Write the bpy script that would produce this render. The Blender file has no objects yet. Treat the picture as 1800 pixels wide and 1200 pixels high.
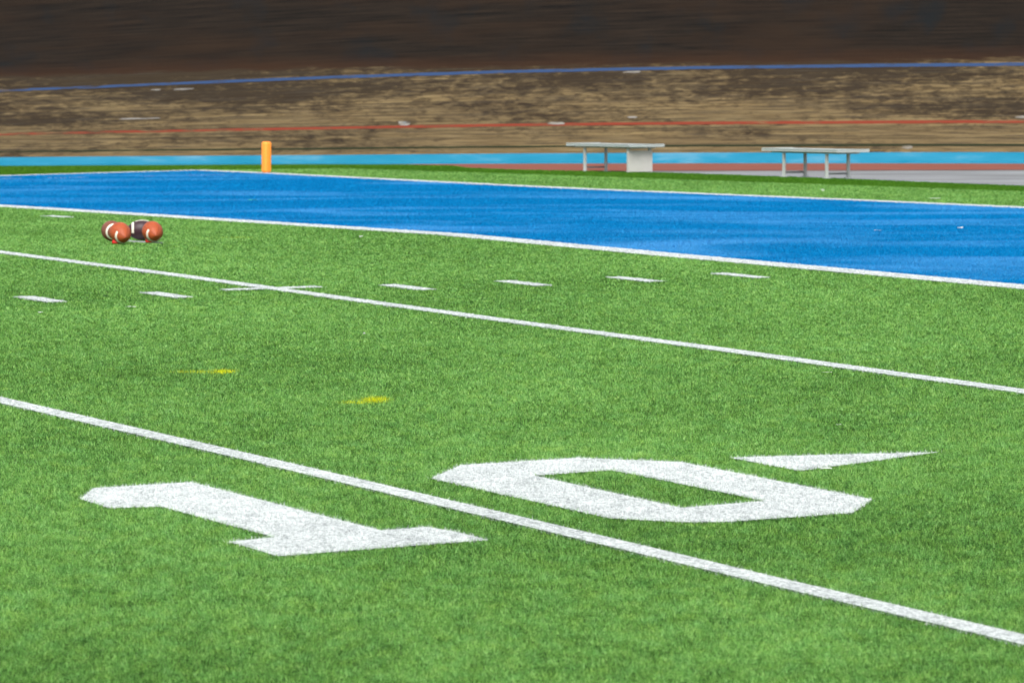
import bpy, bmesh, math, random
import numpy as np
from mathutils import Vector, Matrix
rng = np.random.default_rng(7)
random.seed(5)
S = bpy.context.scene
C = bpy.data.collections.new('stadium'); S.collection.children.link(C)
R = math.radians
YD = .9144

# ------------------------------------------------------------------ field surface (crowned artificial turf, metres)
# x = distance from the near sideline, y = distance from the goal line (end zone negative)
KX = np.array([-8, 6, 14, 20, 26.667, 33.3, 42, 53.3]) * YD
KY = np.array([-10, -5, 0, 2.5, 5, 7.5, 10, 18.]) * YD
ZX = [-.5565, -.3041, -.1643, -.0829, 0, -.0044, -.0119, .0150]
ZY = [-.0267, -.0074, 0, -.0098, -.0199, -.0281, -.0377, -.0653]
def zs(x, y): return np.interp(x, KX, ZX) + np.interp(y, KY, ZY)

CAM = np.array([-6.21706, 16.18112, 1.26338])
RT = np.array([-.47873, -.87796]); DP = np.array([.87806, -.47856])
def lat(a, d):  # a metres across the view axis, d metres along it, on the ground plan
    return CAM[:2] + a * RT + d * DP

# ------------------------------------------------------------------ helpers
def tag(o, label=None, cat=None, group=None, kind=None):
    if label: o['label'] = label
    if cat: o['category'] = cat
    if group: o['group'] = group
    if kind: o['kind'] = kind
    return o
def link_mesh(name, me, mat, parent=None):
    o = bpy.data.objects.new(name, me); C.objects.link(o)
    if mat: me.materials.append(mat)
    if parent: o.parent = parent
    return o
def obj(name, bm, mat, parent=None, smooth=False):
    me = bpy.data.meshes.new(name); bm.to_mesh(me); bm.free()
    if smooth:
        for p in me.polygons: p.use_smooth = True
    return link_mesh(name, me, mat, parent)
def empty(name, loc, rz=0):
    o = bpy.data.objects.new(name, None); C.objects.link(o); o.location = loc; o.rotation_euler = (0, 0, rz)
    o.empty_display_size = .2
    return o
def box(bm, x0, x1, y0, y1, z0, z1, bev=0, seg=2):
    g = bmesh.ops.create_cube(bm, size=1)
    for v in g['verts']:
        v.co = Vector(((x0+x1)/2 + v.co.x*(x1-x0), (y0+y1)/2 + v.co.y*(y1-y0), (z0+z1)/2 + v.co.z*(z1-z0)))
    if bev:
        es = list({e for v in g['verts'] for e in v.link_edges})
        bmesh.ops.bevel(bm, geom=es, offset=bev, segments=seg, affect='EDGES', profile=.5)
def tube(bm, pts, r, n=8):
    rings = []
    pts = [Vector(p) for p in pts]
    for i, p in enumerate(pts):
        t = (pts[min(i+1, len(pts)-1)] - pts[max(i-1, 0)]).normalized()
        q = t.to_track_quat('Z', 'Y')
        rings.append([bm.verts.new(p + q @ Vector((r*math.cos(2*math.pi*k/n), r*math.sin(2*math.pi*k/n), 0))) for k in range(n)])
    for a, b in zip(rings, rings[1:]):
        for k in range(n): bm.faces.new((a[k], a[(k+1) % n], b[(k+1) % n], b[k]))
    bm.faces.new(rings[0][::-1]); bm.faces.new(rings[-1])

# ------------------------------------------------------------------ materials
class NT:
    def __init__(s, name, rough=.7, spec=.3):
        s.m = bpy.data.materials.new(name); s.m.use_nodes = True
        s.t = s.m.node_tree; s.n = s.t.nodes; s.b = s.n['Principled BSDF']
        s.b.inputs['Roughness'].default_value = rough
        s.b.inputs['Specular IOR Level'].default_value = spec
    def lk(s, a, b): s.t.links.new(a, b)
    def new(s, ty, **kw):
        x = s.n.new(ty)
        for k, v in kw.items(): setattr(x, k, v)
        return x
    def coord(s, kind='Object', scale=(1, 1, 1), rot=(0, 0, 0), src=None):
        mp = s.new('ShaderNodeMapping'); mp.inputs['Scale'].default_value = scale; mp.inputs['Rotation'].default_value = rot
        if src is None:
            if kind == 'World': src = s.new('ShaderNodeNewGeometry').outputs['Position']
            else: src = s.new('ShaderNodeTexCoord').outputs[kind]
        s.lk(src, mp.inputs[0]); return mp.outputs[0]
    def along(s, deg, scale):
        return s.coord(src=s.coord('World', rot=(0, 0, R(deg))), scale=scale)
    def noise(s, vec, scale, det=3, rough=.55, dist=0):
        x = s.new('ShaderNodeTexNoise'); s.lk(vec, x.inputs['Vector'])
        x.inputs['Scale'].default_value = scale; x.inputs['Detail'].default_value = det
        x.inputs['Roughness'].default_value = rough; x.inputs['Distortion'].default_value = dist
        return x.outputs[0]
    def ramp(s, fac, stops, interp='LINEAR'):
        x = s.new('ShaderNodeValToRGB'); x.color_ramp.interpolation = interp
        e = x.color_ramp.elements
        while len(e) < len(stops): e.new(.5)
        for i, (p, c) in enumerate(stops):
            e[i].position = p; e[i].color = (*c, 1) if not isinstance(c, (int, float)) else (c, c, c, 1)
        s.lk(fac, x.inputs[0]); return x.outputs[0]
    def mix(s, fac, a, b, mode='MIX'):
        x = s.new('ShaderNodeMix', data_type='RGBA', blend_type=mode)
        for i, v in ((0, fac), (6, a), (7, b)):
            if isinstance(v, (int, float)): x.inputs[i].default_value = v if i == 0 else (v, v, v, 1)
            elif isinstance(v, tuple): x.inputs[i].default_value = (*v, 1)
            else: s.lk(v, x.inputs[i])
        return x.outputs[2]
    def math(s, op, a, b=0., c=None, clamp=False):
        x = s.new('ShaderNodeMath', operation=op, use_clamp=clamp)
        for i, v in enumerate((a, b) + ((c,) if c is not None else ())):
            if isinstance(v, (int, float)): x.inputs[i].default_value = v
            else: s.lk(v, x.inputs[i])
        return x.outputs[0]
    def attr(s, name): return s.new('ShaderNodeAttribute', attribute_name=name).outputs['Fac']
    def color(s, c):
        if isinstance(c, tuple): s.b.inputs['Base Color'].default_value = (*c, 1)
        else: s.lk(c, s.b.inputs['Base Color'])
        return s
    def bump(s, h, strength=.3, dist=.01):
        x = s.new('ShaderNodeBump'); x.inputs['Strength'].default_value = strength; x.inputs['Distance'].default_value = dist
        s.lk(h, x.inputs['Height']); s.lk(x.outputs[0], s.b.inputs['Normal']); return s

def turf_mat(name, dark, mid, light, yellow=False, streak=None, lowc=.15, fine=2.3, mid_=.75, tn=.8, ridge=.17, hue=None):
    """artificial grass pile: per-blade tone + clumps + broad brushed nap"""
    t = NT(name, .7, .08)
    w = t.coord('World')
    tone = t.attr('tone')
    cl = t.noise(w, 62, 3, .7)
    cl2 = t.noise(t.coord('World', (1, 1, 1)), 9., 4, .65)
    low = t.noise(w, .42, 3, .5)
    f = t.math('ADD', t.math('MULTIPLY', t.math('SUBTRACT', tone, .5), tn), t.math('MULTIPLY', t.math('SUBTRACT', cl, .5), fine))
    f = t.math('ADD', f, t.math('MULTIPLY', t.math('SUBTRACT', cl2, .5), mid_))
    f = t.math('ADD', f, t.math('MULTIPLY', t.math('SUBTRACT', low, .5), lowc*3))
    rg = t.math('ABSOLUTE', t.math('SUBTRACT', t.noise(w, 4.2, 3, .6, .4), .5))     # thin combed-over partings in the pile
    f = t.math('SUBTRACT', f, t.ramp(rg, [(.0, ridge), (.045, 0.)]))
    f = t.math('ADD', f, .49, clamp=True)
    col = t.ramp(f, [(0, dark), (.5, mid), (1, light)])
    if hue:
        hm = t.noise(t.coord('World', rot=(0, 0, 1)), 13, 2, .5)
        col = t.mix(t.ramp(hm, [(.36, .34), (.5, 0.)]), col, hue[0], 'MULTIPLY')
        col = t.mix(t.ramp(hm, [(.52, 0.), (.66, .30)]), col, hue[1], 'MULTIPLY')
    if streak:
        # brushed pale bands: long thin patches, sheen of combed pile painted as lighter colour
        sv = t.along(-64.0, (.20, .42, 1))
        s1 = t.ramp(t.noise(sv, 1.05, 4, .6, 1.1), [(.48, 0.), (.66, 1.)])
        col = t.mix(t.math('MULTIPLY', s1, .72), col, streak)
    if yellow:
        col = t.mix(t.attr('yellow'), col, (.66, .66, .010))
    t.color(col)
    tr = t.new('ShaderNodeBsdfTranslucent'); t.lk(col, tr.inputs[0])
    mx = t.new('ShaderNodeMixShader'); mx.inputs[0].default_value = .38
    t.lk(t.b.outputs[0], mx.inputs[1]); t.lk(tr.outputs[0], mx.inputs[2])
    t.lk(mx.outputs[0], t.n['Material Output'].inputs[0])
    return t.m
M = {}
M['green'] = turf_mat('green pile', (.024, .070, .008), (.170, .385, .078), (.38, .60, .20), yellow=True, hue=((.72, .96, 1.25), (1.25, 1.0, .55)))
M['dgreen'] = turf_mat('dark green pile', (.026, .095, .004), (.068, .185, .012), (.11, .25, .03))
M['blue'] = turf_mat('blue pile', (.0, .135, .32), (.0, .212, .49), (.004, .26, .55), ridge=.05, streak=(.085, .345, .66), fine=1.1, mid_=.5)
M['white'] = turf_mat('white painted pile', (.30, .325, .33), (.80, .82, .82), (.90, .92, .92), ridge=.12, lowc=.06, fine=2.1, mid_=.5)
def worn_white():
    return turf_mat('worn white pile', (.02, .10, .3), (.10, .25, .55), (.45, .55, .7))
M['worn'] = worn_white()

t = NT('concrete', .95, .08)
w = t.coord('World')
f = t.noise(w, .35, 4, .6); g = t.noise(w, 9, 4, .6)
c = t.ramp(f, [(.35, (.15, .15, .155)), (.6, (.21, .212, .22))])
st = t.noise(t.along(-61.4, (.25, 1.3, 1)), 1.2, 3, .55)
c = t.mix(t.ramp(st, [(.52, 0.), (.62, .55)]), c, (.33, .35, .37))
c = t.mix(t.math('MULTIPLY', g, .3), c, (.17, .17, .18))
t.color(c).bump(g, .2, .004); M['concrete'] = t.m

t = NT('red apron', .95, .06)
w = t.coord('World')
t.color(t.mix(t.noise(w, 1.3, 5, .6), (.16, .050, .036), (.22, .085, .064))); M['red'] = t.m

t = NT('azure paint', .8, .12)
w = t.coord('World')
f = t.noise(w, .7, 4, .6)
c = t.ramp(f, [(.35, (.006, .150, .25)), (.55, (.018, .175, .285)), (.72, (.085, .23, .33))])
t.color(c); M['azure'] = t.m

def wood_nodes(t):
    uv = t.new('ShaderNodeUVMap', uv_map='track').outputs[0]
    sx = t.new('ShaderNodeSeparateXYZ'); t.lk(uv, sx.inputs[0]); U, V = sx.outputs[0], sx.outputs[1]
    def st(su, sv, scale, det, rough=.55, dist=0):
        return t.noise(t.coord(src=uv, scale=(su, sv, 1)), scale, det, rough, dist)
    # board tone: each lath its own tint in lengths of a few metres
    lath = t.math('FLOOR', t.math('MULTIPLY', V, 18.))
    off = t.math('FLOOR', t.math('ADD', t.math('MULTIPLY', U, .45), t.math('MULTIPLY', lath, .377)))
    cv = t.new('ShaderNodeCombineXYZ'); t.lk(off, cv.inputs[0]); t.lk(lath, cv.inputs[1])
    wn = t.new('ShaderNodeTexWhiteNoise', noise_dimensions='3D'); t.lk(cv.outputs[0], wn.inputs['Vector'])
    board = wn.outputs['Value']
    grain = st(.8, 22, 1.6, 4, .6)
    base = t.ramp(grain, [(.3, (.052, .032, .013)), (.5, (.135, .090, .040)), (.68, (.235, .168, .083))])
    base = t.mix(t.math('MULTIPLY', board, .55), base, (.060, .040, .022))
    # green-grey weathering low down near the inner edge
    base = t.mix(t.math('MULTIPLY', st(.5, 1.4, 1.3, 3), .35), base, (.092, .084, .056))
    # mildew blotches, smeared along the boards, denser higher up
    b1 = t.math('ADD', t.math('MULTIPLY', st(2.3, 5.0, 1.6, 6, .72, .5), .66), t.math('MULTIPLY', st(.55, 30, 1.6, 4, .75), .46))
    b2 = st(.22, 1.0, 1.3, 3, .5)
    k = t.math('ADD', t.math('SUBTRACT', b1, .05), t.math('MULTIPLY', t.math('SUBTRACT', b2, .5), .60))
    k = t.math('ADD', k, t.math('MULTIPLY', t.math('SUBTRACT', V, 1.15), .075))
    blot = t.ramp(k, [(.458, 0.), (.60, .88)])
    base = t.mix(blot, base, (.015, .0105, .008))
    s2 = t.ramp(st(.45, 16, 1.7, 4, .65), [(.545, 0.), (.64, .85)])
    base = t.mix(s2, base, (.040, .032, .024))
    s3 = t.ramp(st(.06, 27, 1.3, 3, .55), [(.55, 0.), (.62, .88)])      # open joints running along the laths
    base = t.mix(s3, base, (.026, .020, .014))
    # upper banking: boards blackened by weather, edge wandering, reddish fringe
    edge = t.math('ADD', t.math('MULTIPLY', st(.10, .05, 1., 3), .35), t.math('MULTIPLY', st(1.2, 9, 1.4, 3), .34))
    lim = t.math('SUBTRACT', V, edge)                      # V minus (about .35)
    dsh = t.math('ADD', t.math('MAXIMUM', t.math('MULTIPLY', U, -.045), 0.), .03)                     # the black zone starts higher towards the straight
    lim = t.math('SUBTRACT', lim, dsh)
    up = t.ramp(t.math('DIVIDE', lim, 8.), [(.272, 0.), (.287, 1.), (.668, 1.), (.695, .0)])
    dk = t.mix(t.ramp(st(.5, 12, 1.5, 4, .7), [(.35, 0.), (.65, 1.)]), (.0045, .0042, .0040), (.018, .0125, .009))
    dk = t.mix(t.ramp(st(.9, .5, 1.2, 3), [(.52, 0.), (.68, .7)]), dk, (.0065, .0085, .010))
    dk = t.mix(t.ramp(st(.3, .9, 1.1, 3), [(.45, 0.), (.65, .6)]), dk, (.020, .0115, .007))
    fr = t.ramp(t.math('DIVIDE', lim, 8.), [(.275, 1.), (.34, 0.)])
    dk = t.mix(t.math('MULTIPLY', fr, .8), dk, (.030, .0145, .008))
    base = t.mix(up, base, dk)
    return base, st, grain
t = NT('weathered boards', .95, .06)
c, st_, gr = wood_nodes(t)
t.color(c).bump(gr, .5, .01); M['wood'] = t.m
def line_mat(name, col, wear):
    t = NT(name, .9, .08); c, st, gr = wood_nodes(t)
    uv = t.new('ShaderNodeUVMap', uv_map='track').outputs[0]
    sx = t.new('ShaderNodeSeparateXYZ'); t.lk(uv, sx.inputs[0])
    more = t.math('MULTIPLY', t.math('MINIMUM', t.math('ADD', sx.outputs[0], 3.), 0.), -.022)   # paint wears off towards the straight
    f = t.ramp(t.math('ADD', st(1.3, 8, 1.7, 4, .65), more), [(wear, 1.), (wear+.13, .12)])
    t.color(t.mix(f, c, col)); return t.m
M['trackblue'] = line_mat('blue track paint', (.024, .046, .105), .56)
M['trackred'] = line_mat('red track paint', (.15, .028, .016), .54)
M['trackblack'] = line_mat('black track paint', (.016, .020, .010), .62)
M['trackwhite'] = line_mat('white track paint', (.19, .175, .16), .49)

def plain(name, col, rough=.6, spec=.4, metal=0, var=.25, scale=8):
    t = NT(name, rough, spec); t.b.inputs['Metallic'].default_value = metal
    d = tuple(x*(1-var) for x in col)
    t.color(t.mix(t.noise(t.coord('Object'), scale, 4, .6), d, col)); return t.m
M['alu'] = plain('dull aluminium', (.50, .53, .52), .5, .5, .35, .2, 5)
M['alu_leg'] = plain('leg aluminium', (.48, .50, .49), .55, .5, .25, .25, 9)
M['panel'] = plain('bleached plywood', (.48, .46, .44), .75, .3, 0, .35, 4)
M['rail'] = plain('dark steel bar', (.16, .17, .17), .5, .4, .4)
M['orange'] = plain('pylon vinyl', (1.0, .29, .035), .55, .35, 0, .1, 20)
M['tee'] = plain('red rubber', (.60, .020, .013), .6, .35, 0, .2, 40)
M['paper'] = plain('scrap paper', (.80, .80, .78), .8, .2, 0, .15, 50)
M['teal'] = plain('teal plastic', (.02, .36, .33), .5, .4, 0, .1, 50)
M['darkbit'] = plain('dark rubber crumb', (.02, .04, .06), .8, .2, 0, .1, 50)
M['cone'] = plain('coping', (.25, .26, .28), .8, .2)

def leather(name, a, b, rough=.5):
    t = NT(name, rough, .28); o = t.coord('Object')
    n = t.noise(o, 14, 5, .6); peb = t.new('ShaderNodeTexVoronoi'); t.lk(o, peb.inputs['Vector']); peb.inputs['Scale'].default_value = 320
    c = t.mix(n, a, b)
    # panel seams: four dark lines along the ball
    sx = t.new('ShaderNodeSeparateXYZ'); t.lk(o, sx.inputs[0])
    s = t.math('MINIMUM', t.math('ABSOLUTE', sx.outputs[1]), t.math('ABSOLUTE', sx.outputs[2]))
    c = t.mix(t.ramp(t.math('MULTIPLY', s, 100), [(.08, .75), (.2, 0.)]), c, tuple(x*.25 for x in a))
    t.color(c).bump(peb.outputs[0], .35, .0015); return t.m
M['tan'] = leather('tan leather', (.23, .040, .013), (.40, .085, .028))
M['brown'] = leather('dull brown leather', (.12, .040, .026), (.21, .075, .05), .6)
M['black'] = leather('dark plum leather', (.026, .012, .016), (.055, .026, .034), .4)
M['stripe'] = plain('white ball stripe', (.66, .62, .52), .7, .2, 0, .12, 30)

# ------------------------------------------------------------------ world, sun
wd = bpy.data.worlds.new('World'); S.world = wd; wd.use_nodes = True
n = wd.node_tree.nodes; bg = n['Background']; sky = n.new('ShaderNodeTexSky'); sky.sky_type = 'NISHITA'
sky.sun_disc = False; sky.air_density = 1.0; sky.dust_density = 5.0; sky.ozone_density = 1.0
SUN_EL, SUN_AZ = R(50), R(308)      # azimuth measured from +Y clockwise
sky.sun_elevation = SUN_EL; sky.sun_rotation = SUN_AZ
hs = n.new('ShaderNodeHueSaturation'); hs.inputs['Saturation'].default_value = .45
tm = n.new('ShaderNodeMix'); tm.data_type = 'RGBA'; tm.blend_type = 'MULTIPLY'; tm.inputs[0].default_value = 1; tm.inputs[7].default_value = (.95, 1, .99, 1)
wd.node_tree.links.new(sky.outputs[0], hs.inputs['Color']); wd.node_tree.links.new(hs.outputs[0], tm.inputs[6]); wd.node_tree.links.new(tm.outputs[2], bg.inputs[0])
bg.inputs[1].default_value = .13
sl = bpy.data.lights.new('sun', 'SUN'); sl.energy = 1.4; sl.angle = R(34); sl.color = (1, .985, .94)
so = bpy.data.objects.new('sun', sl); C.objects.link(so)
sd = Vector((math.sin(SUN_AZ)*math.cos(SUN_EL), math.cos(SUN_AZ)*math.cos(SUN_EL), math.sin(SUN_EL)))
so.rotation_euler = sd.to_track_quat('Z', 'Y').to_euler()

# ------------------------------------------------------------------ camera
cd = bpy.data.cameras.new('camera'); cam = bpy.data.objects.new('camera', cd); C.objects.link(cam); S.camera = cam
fw = Vector((.87630249, -.47759898, -.06319149)); r2 = Vector((-.47872752, -.87795792, -.00313828)); u2 = Vector((.05398063, -.03300159, .99799649))
mt = Matrix((r2, u2, -fw)).transposed().to_4x4(); mt.translation = Vector(CAM); cam.matrix_world = mt
cd.sensor_width = 36; cd.lens = 141.0715; cd.clip_start = .1; cd.clip_end = 3000
cd.dof.use_dof = True; cd.dof.focus_distance = 19.5; cd.dof.aperture_fstop = 9.5

# ------------------------------------------------------------------ velodrome path
RAD = 28.0; D0 = 68.265; LA = -14.66   # straight begins here (arc length, a = 0 on the view axis)
def path(l):
    """inner edge of the track: point and outward normal (plan)"""
    ll = max(l, LA); ph = ll / RAD
    a, d = RAD*math.sin(ph), D0 - RAD*(1-math.cos(ph))
    p = lat(a, d); nrm = math.sin(ph)*RT + math.cos(ph)*DP
    if l < LA:
        tang = math.cos(ph)*RT - math.sin(ph)*DP
        p = p + (l-LA)*tang
    return p, nrm
def bank(l): return R(np.interp(l, [-40, -20, -8.7, -5.75, -2.9, 0, 2.9, 5.75, 8.7, 40], [14, 19, 26.3, 29.6, 32.8, 35.0, 36.4, 37.0, 37.3, 38]))
def top0(l): return float(np.interp(l, [-8.7, -3, 0, 5, 9], [.113, .114, .128, .138, .145]))
def track_pt(l, s, up=0.):
    p, nn = path(l); th = bank(l)
    r = .7 + s*math.cos(th) - up*math.sin(th); z = top0(l) + s*math.sin(th) + up*math.cos(th)
    q = p + nn*r
    return Vector((q[0], q[1], z))
def track_strip(name, l0, l1, dl, ss, mat, parent, up=0., thick=0., ragged=0.):
    """surface between arc lengths l0..l1 and heights ss along the slope"""
    bm = bmesh.new(); uvl = bm.loops.layers.uv.new('track'); ls = np.arange(l0, l1+1e-6, (l1-l0)/max(1, round((l1-l0)/dl)))
    rows = []; co = {}
    for l in ls:
        row = []
        for s in ss:
            s2 = s + (random.uniform(-ragged, ragged) if ragged else 0)
            v = bm.verts.new(track_pt(l, s2, up)); co[v] = (l, s2); row.append(v)
        rows.append(row)
    for a, b in zip(rows, rows[1:]):
        for i in range(len(ss)-1):
            bm.faces.new((a[i], a[i+1], b[i+1], b[i]))
    for f in bm.faces:
        for lp in f.loops: lp[uvl].uv = co[lp.vert]
    bmesh.ops.recalc_face_normals(bm, faces=bm.faces)
    return obj(name, bm, mat, parent)

# ground ring: the world beyond
bm = bmesh.new()
for x, y in ((-900, -900), (900, -900), (900, 900), (-900, 900)): bm.verts.new((x, y, -.75))
bm.faces.new(bm.verts[:]); tag(obj('ground', bm, M['concrete']), 'bare grey ground around the stadium reaching the horizon', 'ground', kind='structure')

# paved infield level with the foot of the banking
def sheet(name, poly, z, mat):
    bm = bmesh.new(); bm.faces.new([bm.verts.new((p[0], p[1], z)) for p in poly]); bmesh.ops.triangulate(bm, faces=bm.faces[:])
    bmesh.ops.recalc_face_normals(bm, faces=bm.faces)
    for f in bm.faces:
        if f.normal.z < 0: f.normal_flip()
    return obj(name, bm, mat)
arc = [path(l)[0] for l in np.arange(-70, 40.1, .5)]
TE = [(55.0, -8.0), (55.4, -11.0), (54.5, -12.9), (53.5, -14.2), (51.9, -14.2), (50.1, -13.6), (48.55, -13.6), (47.2, -14.05), (45.49, -14.6), (41.0, -14.83), (36.3, -14.6), (20, -14.45), (-14, -14.45)]
con = [path(l)[0] for l in np.arange(-9.4, 40.1, .5)] + [(19, -31.5), (-14, -60)] + TE[::-1]
def pave(poly, mat, name='pavement', up=0.):
    bm = bmesh.new(); bm.faces.new([bm.verts.new((p[0], p[1], 0)) for p in poly]); bmesh.ops.triangulate(bm, faces=bm.faces[:])
    for k in (0, 8, 14, 20, 25, 30, 35, 40, 45): bmesh.ops.bisect_plane(bm, geom=bm.verts[:]+bm.edges[:]+bm.faces[:], plane_co=(k, 0, 0), plane_no=(1, 0, 0))
    for v in bm.verts: v.co.z = min(-.030, float(zs(v.co.x, v.co.y))-.03) + up
    for f in bm.faces:
        f.normal_update()
        if f.normal.z < 0: f.normal_flip()
    return obj(name, bm, mat)
tag(pave(con, M['concrete']), 'grey concrete strip with pale smears behind the benches', 'pavement', kind='structure')
redp = [path(l)[0] for l in np.arange(-12.5, 15.1, .5)] + [lat(16, 62.55), lat(0, 62.35), lat(-12.5, 63.0)]
tag(pave(redp, M['red'], 'running_lane', .007), 'dull red-brown lane between the grey concrete and light blue band', 'lane', kind='structure')

# ------------------------------------------------------------------ velodrome banking
L0, L1 = -52, 34
tr = empty('velodrome_banking', (*[float(v) for v in path(0)[0]], 0))
tag(tr, 'steep weathered wooden velodrome banking curving across the background, blackened above its blue line', 'velodrome track')
def tpart(o):  # keep geometry in world space under the empty
    o.matrix_parent_inverse = Matrix.Translation(-tr.location)
    return o
tpart(track_strip('board_surface', L0, L1, .5, np.linspace(0, 7.4, 16), M['wood'], tr))
tpart(track_strip('blue_line', L0, L1, .25, [2.41, 2.50], M['trackblue'], tr, .004, ragged=.006))
tpart(track_strip('red_line', L0, L1, .25, [.795, .875], M['trackred'], tr, .004, ragged=.005))
tpart(track_strip('black_line', L0, L1, .25, [.165, .22], M['trackblack'], tr, .004, ragged=.004))
az = track_strip('azure_band', L0, L1, .5, [0], None, None)
bpy.data.objects.remove(az)
bm = bmesh.new(); rows = []
for l in np.arange(L0, L1+.01, .5):
    p, nn = path(l); h = top0(l)
    rows.append([bm.verts.new((*(p+nn*r), z)) for r, z in ((0, -.09), (.02, .0), (.35, h*.48), (.696, h-.001), (.70, h-.03))])
for a, b in zip(rows, rows[1:]):
    for i in range(4): bm.faces.new((a[i], a[i+1], b[i+1], b[i]))
bmesh.ops.recalc_face_normals(bm, faces=bm.faces)
o = tpart(obj('azure_band', bm, M['azure'], tr)); o['label'] = 'light blue painted band along the foot of the wooden banking'
# top rail and back of the banking
bm = bmesh.new(); rows = []
for l in np.arange(L0, L1+.01, 1):
    p, nn = path(l); e = track_pt(l, 7.4)
    rows.append([bm.verts.new(e + Vector((*(nn*dx), dz))) for dx, dz in ((.003, 0), (.003, .9), (.12, .9), (.12, -e.z-.7))])
for a, b in zip(rows, rows[1:]):
    for i in range(3): bm.faces.new((a[i], a[i+1], b[i+1], b[i]))
bmesh.ops.recalc_face_normals(bm, faces=bm.faces)
tpart(obj('parapet', bm, M['cone'], tr))
# worn white patches
def patch(l, s, hl, hs, label):
    bm = bmesh.new(); uvl = bm.loops.layers.uv.new('track'); c = []; n_ = 18
    for k in range(n_):
        th = 2*math.pi*k/n_; j = random.uniform(.72, 1.12)
        c.append((l + hl*j*math.copysign(abs(math.cos(th))**.7, math.cos(th)), s + hs*j*math.copysign(abs(math.sin(th))**.7, math.sin(th))))
    vs = [bm.verts.new(track_pt(a, b, .0085)) for a, b in c]; f = bm.faces.new(vs)
    for i, lp in enumerate(f.loops): lp[uvl].uv = c[i]
    if f.normal.z < 0: f.normal_flip()
    o = tpart(obj('white_patch', bm, M['trackwhite'], tr)); o['label'] = label
patch(-6.05, 1.28, .36, .030, 'long thin white smear on the boards above the red line at far left')
patch(-5.72, 2.27, .09, .035, 'small white patch just under the blue line, left of a longer one')
patch(-5.28, 2.24, .17, .030, 'white dash just under the blue line')
patch(-1.77, .945, .11, .075, 'round white patch with a dark middle touching the red line')
patch(.74, .86, .155, .040, 'white smear painted across the red line')
patch(2.0, 1.02, .085, .030, 'faint white fleck above the red line')
patch(8.4, .955, .125, .040, 'white patch above the red line at far right')
patch(6.6, .13, .10, .045, 'pale patch at the foot of the banking behind the right bench')
patch(1.95, 2.36, .14, .025, 'faint pale dash under the middle of the blue line')
bm = bmesh.new(); uvl = bm.loops.layers.uv.new('track')
vs = [bm.verts.new(track_pt(-1.76 + .035*math.cos(k*math.pi/4), .945 + .028*math.sin(k*math.pi/4), .012)) for k in range(8)]
f = bm.faces.new(vs)
if f.normal.z < 0: f.normal_flip()
tpart(obj('dark_spot', bm, M['rail'], tr))

# ------------------------------------------------------------------ turf regions
EDGE = [(57.0, -8.2), (55.74, -11.05), (54.95, -13.2), (53.7, -14.45), (52.0, -14.45), (50.2, -13.8), (48.55, -13.75), (47.2, -14.2), (45.49, -14.75), (41.0, -14.98), (36.3, -14.75), (20, -14.6), (-14, -14.6)]
leftedge = [tuple(path(l)[0] + path(l)[1]*-.06) for l in np.arange(-60, -9.3, 2.)]
TURF = leftedge + EDGE + [(-14, 45), (leftedge[0][0], 45)]
GOAL = [(48.4, .135), (36, .135), (30.4, .090), (24.3, .082), (21, .065), (18.2, .0), (16.2, -.06), (12, -.08), (0, -.08)]
BACK = [(51.18, -9.50), (48.5, -9.47), (46.0, -9.40), (42.86, -9.29), (36.0, -9.22), (32.18, -9.17), (28.58, -9.02), (20, -8.95), (0, -8.95)]
SIDE = [(48.4, .135), (48.5, -5.19), (49.82, -7.253), (51.18, -9.50)]
ENDZ = GOAL + BACK[::-1] + SIDE[1:3][::-1]
DARKIN = [(51.18, -9.50), (51.0, -11.9), (46.0, -12.4), (41.74, -12.75), (38.2, -13.0), (32.7, -12.95), (-14, -12.9)]
BORDER = leftedge + EDGE + DARKIN[::-1] + SIDE[::-1][1:] + [(48.8, .3), (48.8, 45), (leftedge[0][0], 45)]
TEN = [(44, 9.16), (11.7, 9.166), (8.95, 9.15), (6.68, 9.155), (4.87, 9.17), (3.4, 9.165), (.3, 9.165)]
FIVE = [(44, 4.50), (23.68, 4.505), (20.4, 4.50), (17.45, 4.553), (15.07, 4.573), (13.08, 4.566), (11.39, 4.545), (9.9, 4.525), (.3, 4.53)]
ONE = [(7.99, 10.32), (8.29, 10.14), (8.30, 9.72), (6.63, 9.72), (6.64, 9.53), (6.49, 9.50), (6.22, 9.50), (6.18, 10.34), (6.60, 10.335), (6.63, 10.14), (7.63, 10.14), (7.68, 10.33)]
ZERO = [(7.98, 8.815), (8.34, 8.49), (8.35, 7.93), (8.02, 7.625), (6.58, 7.635), (6.27, 7.93), (6.26, 8.49), (6.33, 8.64), (6.55, 8.815)]
HOLE = [(7.875, 8.40), (7.895, 8.04), (7.85, 8.022), (6.73, 8.027), (6.695, 8.42)]
ARROW = [(8.07, 7.36), (7.84, 6.45), (7.52, 7.36)]

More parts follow.
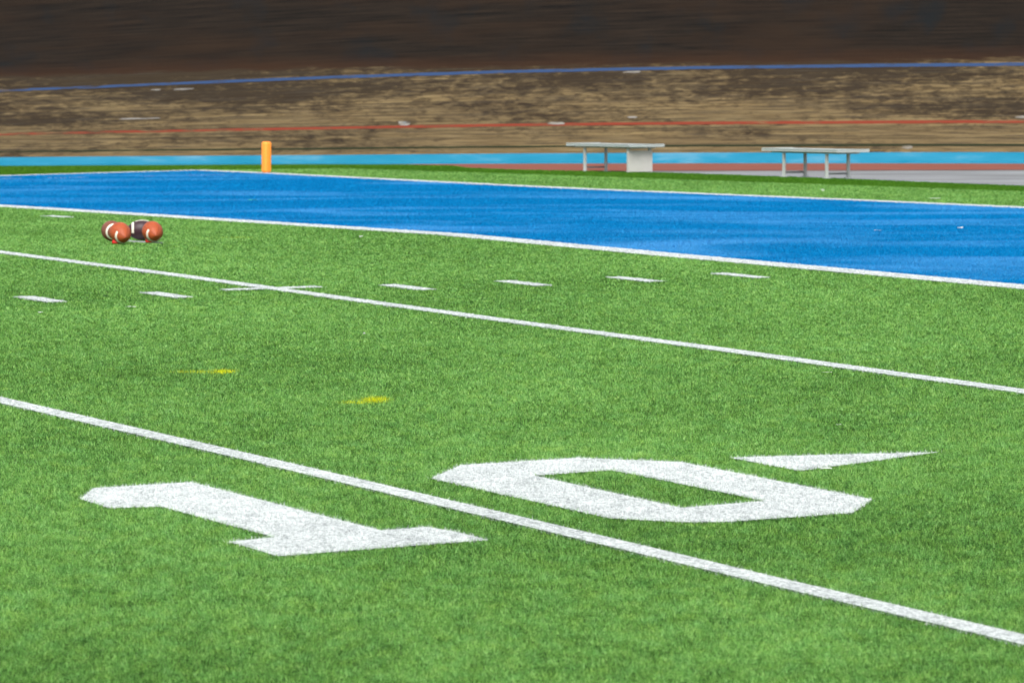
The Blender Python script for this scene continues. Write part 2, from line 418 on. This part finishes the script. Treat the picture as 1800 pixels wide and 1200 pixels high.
def strip_poly(line, w):
    L = [(x, y-w/2) for x, y in line]; U_ = [(x, y+w/2) for x, y in line]
    return L + U_[::-1]
def strip_x(line, w):
    return [(x-w/2, y) for x, y in line] + [(x+w/2, y) for x, y in line[::-1]]
def hashp(x, y): return [(x-.305, y-.072), (x+.305, y-.072), (x+.305, y+.072), (x-.305, y+.072)]
def inside(poly, x, y):
    c = np.zeros(len(x), bool); n_ = len(poly)
    for i in range(n_):
        x1, y1 = poly[i]; x2, y2 = poly[(i+1) % n_]
        if y1 == y2: continue
        hit = ((y1 > y) != (y2 > y)) & (x < (x2-x1)*(y-y1)/(y2-y1) + x1)
        c ^= hit
    return c
def drape(poly, off, holes=None):
    """plan polygon laid on the crowned field: vertex / face lists"""
    bm = bmesh.new()
    vs = [bm.verts.new((p[0], p[1], 0)) for p in poly]
    if holes:
        hv = [bm.verts.new((p[0], p[1], 0)) for p in holes]
        es = [bm.edges.new((a[i], a[(i+1) % len(a)])) for a in (vs, hv) for i in range(len(a))]
        bmesh.ops.triangle_fill(bm, edges=es, use_beauty=True)
    else:
        bm.faces.new(vs); bmesh.ops.triangulate(bm, faces=bm.faces[:])
    xs = sorted(set([round(k, 4) for k in KX])); ys = [round(k, 4) for k in KY]
    for k in xs: bmesh.ops.bisect_plane(bm, geom=bm.verts[:]+bm.edges[:]+bm.faces[:], plane_co=(k, 0, 0), plane_no=(1, 0, 0))
    for k in ys: bmesh.ops.bisect_plane(bm, geom=bm.verts[:]+bm.edges[:]+bm.faces[:], plane_co=(0, k, 0), plane_no=(0, 1, 0))
    bmesh.ops.triangulate(bm, faces=bm.faces[:])
    bm.verts.ensure_lookup_table()
    for v in bm.verts: v.co.z = float(zs(v.co.x, v.co.y)) + off
    for f in bm.faces:
        f.normal_update()
        if f.normal.z < 0: f.normal_flip()
    V = np.array([v.co[:] for v in bm.verts]); F = np.array([[v.index for v in f.verts] for f in bm.faces]); bm.free()
    return V, F

# pile sampled over everything the lens (or one a step aside) could see, denser close by
NB = 2700000
dd = np.exp(rng.uniform(math.log(10.2), math.log(66), NB))
q_ = rng.uniform(-1, 1, NB); q_ = np.where(rng.uniform(0, 1, NB) < .70, q_*.62, q_)   # thicker in the middle, thinning out to the sides
aa = q_*(dd*.1276*1.78 + .9)
bx = CAM[0] + aa*RT[0] + dd*DP[0]; by = CAM[1] + aa*RT[1] + dd*DP[1]
jx = bx + rng.normal(0, .009, NB); jy = by + rng.normal(0, .007, NB)      # uneven paint edges
free = inside(TURF, bx, by)
def blades(idx, base_off=-.008):
    n_ = len(idx); x, y, d = bx[idx], by[idx], dd[idx]
    z = zs(x, y) + base_off
    wd_ = d*.00017*(d/22)**.45*rng.uniform(.7, 1.3, n_); h = .0150*rng.uniform(.55, 1.35, n_)
    th = rng.uniform(0, math.pi, n_); lx = rng.normal(0, .008, n_); ly = rng.normal(0, .008, n_)
    V = np.zeros((n_, 3, 3))
    V[:, 0, 0] = x - np.cos(th)*wd_/2; V[:, 0, 1] = y - np.sin(th)*wd_/2; V[:, 0, 2] = z
    V[:, 1, 0] = x + np.cos(th)*wd_/2; V[:, 1, 1] = y + np.sin(th)*wd_/2; V[:, 1, 2] = z
    V[:, 2, 0] = x + lx; V[:, 2, 1] = y + ly; V[:, 2, 2] = z + h
    tone = np.repeat(rng.uniform(0, 1, n_), 3)
    return V.reshape(-1, 3), tone, x, y
def region(name, VF, sel, mat, label, cat, kind='structure', yellow=False, extra=None):
    V0, F0 = VF if VF else (np.zeros((0, 3)), np.zeros((0, 3), int))
    idx = np.nonzero(sel)[0]
    V1, tone1, x, y = blades(idx)
    nv0 = len(V0); V = np.vstack([V0, V1]); F = np.vstack([F0, nv0 + np.arange(len(V1)).reshape(-1, 3)]).astype(np.int32)
    me = bpy.data.meshes.new(name)
    me.vertices.add(len(V)); me.vertices.foreach_set('co', V.astype(np.float32).ravel())
    me.loops.add(F.size); me.loops.foreach_set('vertex_index', F.ravel())
    me.polygons.add(len(F)); me.polygons.foreach_set('loop_start', np.arange(0, F.size, 3, dtype=np.int32))
    me.update(calc_edges=True)
    at = me.attributes.new('tone', 'FLOAT', 'POINT')
    at.data.foreach_set('value', np.concatenate([np.full(nv0, .30), tone1]).astype(np.float32))
    if yellow:
        p = np.zeros(len(x))
        for cx, cy, ra, rb, ang, st in YEL:
            ux = (x-cx)*math.cos(ang) + (y-cy)*math.sin(ang); uy = -(x-cx)*math.sin(ang) + (y-cy)*math.cos(ang)
            p = np.maximum(p, st*1.5*np.exp(-((ux/ra)**2 + (uy/rb)**2)*1.4))
        yv = np.clip(p*rng.uniform(.9, 2.2, len(x)), 0, 1)*(rng.uniform(0, 1, len(x)) < np.clip(p*3.0, 0, 1))
        at = me.attributes.new('yellow', 'FLOAT', 'POINT')
        at.data.foreach_set('value', np.concatenate([np.zeros(nv0), np.repeat(yv, 3)]).astype(np.float32))
    me.validate()
    o = link_mesh(name, me, mat)
    return tag(o, label, cat, kind=kind)
# yellow chalk smudges: centre, half sizes, direction, strength
YEL = [(12.703, 7.573, .075, .13, R(61), .55), (12.74, 7.70, .15, .07, R(61), .34), (10.985, 7.555, .08, .17, R(61), .5), (10.91, 7.69, .10, .07, R(61), .38), (25.0, 1.85, .35, .10, R(61), .16)]

marks = []
def mark(name, poly, label, cat='field marking', hole=None, mat='white', group=None):
    marks.append((name, poly, hole, label, cat, mat, group))
mark('field_number', ONE, 'large white numeral 1 painted on the green turf left of the yard line', 'field number')
mark('field_number', ZERO, 'large white numeral 0 painted on the green turf beside the arrow', 'field number', HOLE)
mark('field_arrow', ARROW, 'white triangular arrow painted on the turf beyond the numeral 0', 'field arrow')
mark('yard_line', strip_poly(TEN, .115), 'long white line passing between the painted numerals 1 and 0', 'yard line')
mark('yard_line', strip_poly(FIVE, .135), 'white line in the middle of the green, crossed by a short tick', 'yard line')
mark('goal_line', strip_poly(GOAL, .30), 'thick white line between the green turf and blue end zone', 'goal line')
mark('end_line', strip_poly(BACK, .30), 'white line along the far side of the blue end zone', 'end line')
mark('side_line', strip_x(SIDE, .34), 'white line closing the blue end zone at far left', 'sideline')
for (x, y), lb in zip([(18.28, 6.345), (18.28, 5.443), (18.229, 3.673), (18.23, 2.769), (18.237, 1.867), (18.245, .983)],
    ['first dash from the left edge of the photo', 'second dash from the left, just before the tick mark', 'first dash right of the tick mark', 'second dash right of the tick mark', 'third dash right of the tick mark', 'last dash of the row, nearest the goal line']):
    mark('hash_mark', hashp(x, y), 'short white hash mark on the turf, ' + lb, 'hash mark', group='hash marks in a row across the green')
mark('tick_mark', [(18.50, 4.17), (18.65, 4.17), (18.65, 4.46), (18.50, 4.46)], 'right half of the short white tick crossing the middle line', 'tick mark')
mark('tick_mark', [(18.50, 4.59), (18.65, 4.59), (18.65, 4.89), (18.50, 4.89)], 'left half of the short white tick crossing the middle line', 'tick mark')
mark('hash_mark', [(24.33, 2.80), (25.1, 2.86), (25.1, 2.98), (24.33, 2.92)], 'white mark on the turf under the pile of footballs', 'hash mark')
mark('hash_mark', hashp(31.12, .99), 'small far white hash mark on the green behind the footballs, near the goal line', 'hash mark')

taken = np.zeros(NB, bool); counts = {}
order = []
for k, (name, poly, hole, label, cat, mat, group) in enumerate(marks):
    sel = inside(poly, jx, jy) & ~taken & free
    if hole: sel &= ~inside(hole, jx, jy)
    taken |= sel; order.append(sel)
# scuffed remains of an older sideline inside the blue
OLD = [(46.9, -3.8), (46.84, -4.54), (47.16, -6.4), (47.6, -7.8), (48.1, -9.0)]
so_ = inside(strip_x(OLD, .26), bx, by) & ~taken & free
so_ &= (np.sin(by*5.2)+np.sin(by*2.3+1) > .25)
for k, (name, poly, hole, label, cat, mat, group) in enumerate(marks):
    o = region(name, drape(poly, -.003 if name in ('field_number', 'field_arrow') else .001, hole), order[k], M[mat], label, cat)
    if group: o['group'] = group
taken |= so_
region('worn_line', None, so_, M['worn'], 'faint scuffed dashes of an old white line in the far blue corner', 'worn line')
ez = inside(ENDZ, jx, jy) & ~taken & free; taken |= ez
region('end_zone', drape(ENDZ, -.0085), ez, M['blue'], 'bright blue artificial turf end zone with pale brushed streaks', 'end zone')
bd = inside(BORDER, jx, jy) & ~taken & free; taken |= bd
region('turf_border', drape(BORDER, -.0085), bd, M['dgreen'], 'darker green turf strip along the far edge of the field', 'turf')
V, F = drape(TURF, -.013)
me = bpy.data.meshes.new('turf'); me.from_pydata(V.tolist(), [], F.tolist())
me.attributes.new('tone', 'FLOAT', 'POINT').data.foreach_set('value', np.full(len(V), .15, np.float32))
tag(link_mesh('turf', me, M['green']), 'green artificial turf of the playing field', 'turf', kind='structure')
gs = free & ~taken
region('grass', None, gs, M['green'], 'short green plastic grass pile covering the field', 'grass', kind='stuff', yellow=True)

# ------------------------------------------------------------------ pylon
def zt(x, y): return float(zs(x, y))
px, py = 48.615, -9.50
bm = bmesh.new(); box(bm, -.062, .062, -.062, .062, 0, .465, .036, 5)
p = obj('pylon', bm, M['orange'], smooth=True); p.location = (px, py, zt(px, py)+.004); p.rotation_euler = (R(.8), R(-.6), R(14))
tag(p, 'bright orange foam pylon with rounded top standing on the far end line', 'pylon')

# ------------------------------------------------------------------ benches
def make_bench(name_label, near, L, W, foot, panel, H, legw):
    """near = slab corner closest to the photographer; long side runs away along +x"""
    b = empty('bench', (near[0], near[1], -.03)); tag(b, name_label, 'bench')
    Z = H
    bm = bmesh.new()                      # two planks and an edge frame
    box(bm, 0, L, 0, -W*.485, Z+.002, Z+.034, .007, 2); box(bm, 0, L, -W*.515, -W, Z+.002, Z+.034, .007, 2)
    bmesh.ops.recalc_face_normals(bm, faces=bm.faces)
    obj('seat', bm, M['alu'], b)
    bm = bmesh.new()
    box(bm, .10, L-.10, -W+.09, -.09, Z-.026, Z-.002)
    obj('seat_frame', bm, M['alu_leg'], b)
    for i, fx in enumerate(foot):
        y0, y1 = -.06, -.06-legw
        for yy in (y0, y1):
            bm = bmesh.new(); box(bm, fx-.020, fx+.020, yy-.020, yy+.020, 0, Z-.0265, .006, 2); obj('leg', bm, M['alu_leg'], b)
            bm = bmesh.new(); box(bm, fx-.05, fx+.05, yy-.04, yy+.04, -.002, .008); obj('foot_plate', bm, M['alu_leg'], b)
        bm = bmesh.new(); box(bm, fx-.012, fx+.012, y1+.0235, y0-.0235, .05, .075); obj('stretcher', bm, M['rail'], b)
        if panel and i == 0:
            bm = bmesh.new(); box(bm, fx-.040, fx-.0275, y1-.03, y0+.03, .012, Z-.055, .003, 1)
            o = obj('end_panel', bm, M['panel'], b); o['label'] = 'pale board panel filling the end legs'
    return b
b1 = make_bench('grey metal bench with a pale board panel closing its right end', lat(1.785, 60.35), 1.95, .59, (.16, 1.48), True, .390, .37)
b2 = make_bench('plain grey metal bench with open legs, rightmost of the two, on grey concrete', lat(4.56, 56.2), 1.97, .53, (.36, 1.48), False, .368, .36)

# ------------------------------------------------------------------ footballs
HL, BR = .140, .0855
def prof(t):   # t -1..1 along the axis
    return BR*max(0., 1-abs(t)**2.05)**.82
def make_ball(label, loc, yaw, pitch, roll, mat, stripe, laces=True):
    b = empty('football', loc); b.rotation_euler = (Matrix.Rotation(yaw, 3, 'Z') @ Matrix.Rotation(pitch, 3, 'Y') @ Matrix.Rotation(roll, 3, 'X')).to_euler()
    tag(b, label, 'football', group='footballs piled on the turf')
    bm = bmesh.new(); N, K = 36, 40; rows = []
    for i in range(N+1):
        u = -math.cos(math.pi*i/N); r = prof(u) + (.0 if 0 < i < N else 0)
        rows.append([bm.verts.new((HL*u, r*math.cos(2*math.pi*k/K), r*math.sin(2*math.pi*k/K))) for k in range(K)] if 0 < i < N else [bm.verts.new((HL*u, 0, 0))])
    for a, c in zip(rows, rows[1:]):
        for k in range(K):
            q = (k+1) % K
            if len(a) == 1: bm.faces.new((a[0], c[k], c[q]))
            elif len(c) == 1: bm.faces.new((a[k], c[0], a[q]))
            else: bm.faces.new((a[k], c[k], c[q], a[q]))
    bmesh.ops.recalc_face_normals(bm, faces=bm.faces)
    obj('ball_body', bm, mat, b, smooth=True)
    for s in stripe:   # half-round painted bands over the top panels
        bm = bmesh.new(); g = []
        for j in range(7):
            u = s*(.48 + .15*j/6); r = prof(u) + (.0010 if 0 < j < 6 else -.0006)
            g.append([bm.verts.new((HL*u, r*math.cos(R(-4+188*k/24)), r*math.sin(R(-4+188*k/24)))) for k in range(25)])
        for a, c in zip(g, g[1:]):
            for k in range(24): bm.faces.new((a[k], c[k], c[k+1], a[k+1]))
        bmesh.ops.recalc_face_normals(bm, faces=bm.faces)
        for f in bm.faces:
            if f.calc_center_median().yz.dot(f.normal.yz) < 0: f.normal_flip()
        obj('stripe', bm, M['stripe'], b, smooth=True)
    if laces:
        bm = bmesh.new()
        zt_ = lambda x: prof(x/HL)+.002
        tube(bm, [(x, 0, zt_(x)) for x in np.linspace(-.055, .055, 9)], .0022, 6)
        for x in np.linspace(-.048, .048, 8):
            tube(bm, [(x, -.014, zt_(x)-.0018), (x, 0, zt_(x)+.002), (x, .014, zt_(x)-.0018)], .0022, 6)
        obj('laces', bm, M['stripe'], b)
    return b
VY = math.atan2(-DP[1], -DP[0])     # direction pointing back to the photographer
def bpos(a, d, lift=.0):
    q = lat(a, d); return (q[0], q[1], zt(*q)+BR+.004+lift)
# +x end of each ball is its nose; yaw positive turns the nose to the photographer's right
make_ball('tan football with a white stripe, left one of the front pair, on a red tee', bpos(-3.224, 33.05, .002), VY+R(24), R(15), R(150), M['tan'], (1, -1))
make_ball('tan football with a white stripe, right one of the front pair, beside the dark ball', bpos(-2.976, 33.24, .002), VY+R(18), R(12), R(148), M['tan'], (1, -1))
make_ball('dull brown football, leftmost and partly hidden behind the tan one', bpos(-3.345, 33.55), VY+R(20), R(5), R(95), M['brown'], (1, -1), False)
make_ball('dark plum football lying sideways in the middle, behind the front two', bpos(-3.094, 33.58, .004), VY+R(96), R(0), R(18), M['black'], (1, -1))
def make_tee(label, a, d):
    q = lat(a, d); bm = bmesh.new()
    rings = []
    for r, z in ((.028, 0), (.030, .010), (.028, .020), (.025, .030), (.019, .029), (.014, .016)):
        rings.append([bm.verts.new((r*math.cos(k*math.pi/12), r*math.sin(k*math.pi/12), z)) for k in range(24)])
    for a_, b_ in zip(rings, rings[1:]):
        for k in range(24): bm.faces.new((a_[k], a_[(k+1) % 24], b_[(k+1) % 24], b_[k]))
    bm.faces.new(rings[-1]); bm.faces.new(rings[0][::-1])
    o = obj('kicking_tee', bm, M['tee'], smooth=True); o.location = (q[0], q[1], zt(*q)+.004)
    tag(o, label, 'kicking tee', group='red kicking tees under the footballs')
make_tee('bright red rubber tee under the front left football', -3.262, 33.03)
make_tee('red rubber tee mostly hidden under the front right football', -3.005, 33.22)

# ------------------------------------------------------------------ litter on the turf
def scrap(label, x, y, w, h, mat='paper', ang=0., name='paper_scrap', cat='scrap'):
    bm = bmesh.new(); n_ = 5; g = []
    for i in range(n_):
        g.append([bm.verts.new(((i/(n_-1)-.5)*w + random.uniform(-.08, .08)*w, (j/2-.5)*w*.5 + random.uniform(-.06, .06)*w, h*(.35+.65*random.random()))) for j in range(3)])
    for a, b in zip(g, g[1:]):
        for j in range(2): bm.faces.new((a[j], b[j], b[j+1], a[j+1]))
    bmesh.ops.solidify(bm, geom=bm.faces[:], thickness=.002)
    o = obj(name, bm, M[mat]); o.location = (x, y, zt(x, y)+.004); o.rotation_euler = (0, 0, ang)
    tag(o, label, cat)
A = math.atan2(RT[1], RT[0])
scrap('small curled white scrap on the green near the left edge, below the first hash mark', 16.94, 6.88, .028, .016, ang=A)
scrap('tiny white flecks of paper between the two leftmost hash marks and the tick', 17.2, 6.17, .07, .010, ang=A)
scrap('thin pale sliver on the green below the hash marks', 14.4, 5.91, .015, .026, ang=A+.8)
scrap('thin white fibre on the turf below the right part of the middle line', 11.14, 4.87, .05, .007, ang=A)
scrap('small white dash of debris just below the white arrow', 7.43, 7.29, .045, .012, ang=A)
scrap('tiny white fleck on the green well above the white arrow, below the middle line', 8.88, 6.28, .022, .012, ang=A)
scrap('white crumb on the green strip behind the blue end zone', 35.0, -10.6, .05, .05, ang=A)
scrap('flat pale scrap on the green strip behind the end zone at right', 31.7, -9.98, .13, .018, ang=A)
scrap('brightest white scrap on the blue turf at right', 23.26, -4.44, .05, .03, ang=A)
scrap('faint pale scrap on the blue turf left of the brighter one', 23.37, -3.63, .06, .014, ang=A)
scrap('teal plastic bit lying on the blue end zone above the footballs', 34.97, -2.94, .10, .022, 'teal', A, 'plastic_bit', 'plastic bit')
scrap('small dark bit on the green beside the second hash mark from left', 18.21, 5.91, .03, .012, 'darkbit', A, 'rubber_bit', 'rubber bit')
scrap('tiny dark speck on the green below the middle tick mark', 16.4, 5.75, .02, .010, 'darkbit', A, 'rubber_bit', 'rubber bit')
scrap('tiny white speck on the green just above the row of hash marks', 24.17, 1.07, .03, .022, ang=A)

# ------------------------------------------------------------------ output look
S.view_settings.view_transform = 'Standard'; S.view_settings.look = 'None'
S.view_settings.exposure = 0.96; S.view_settings.gamma = 1
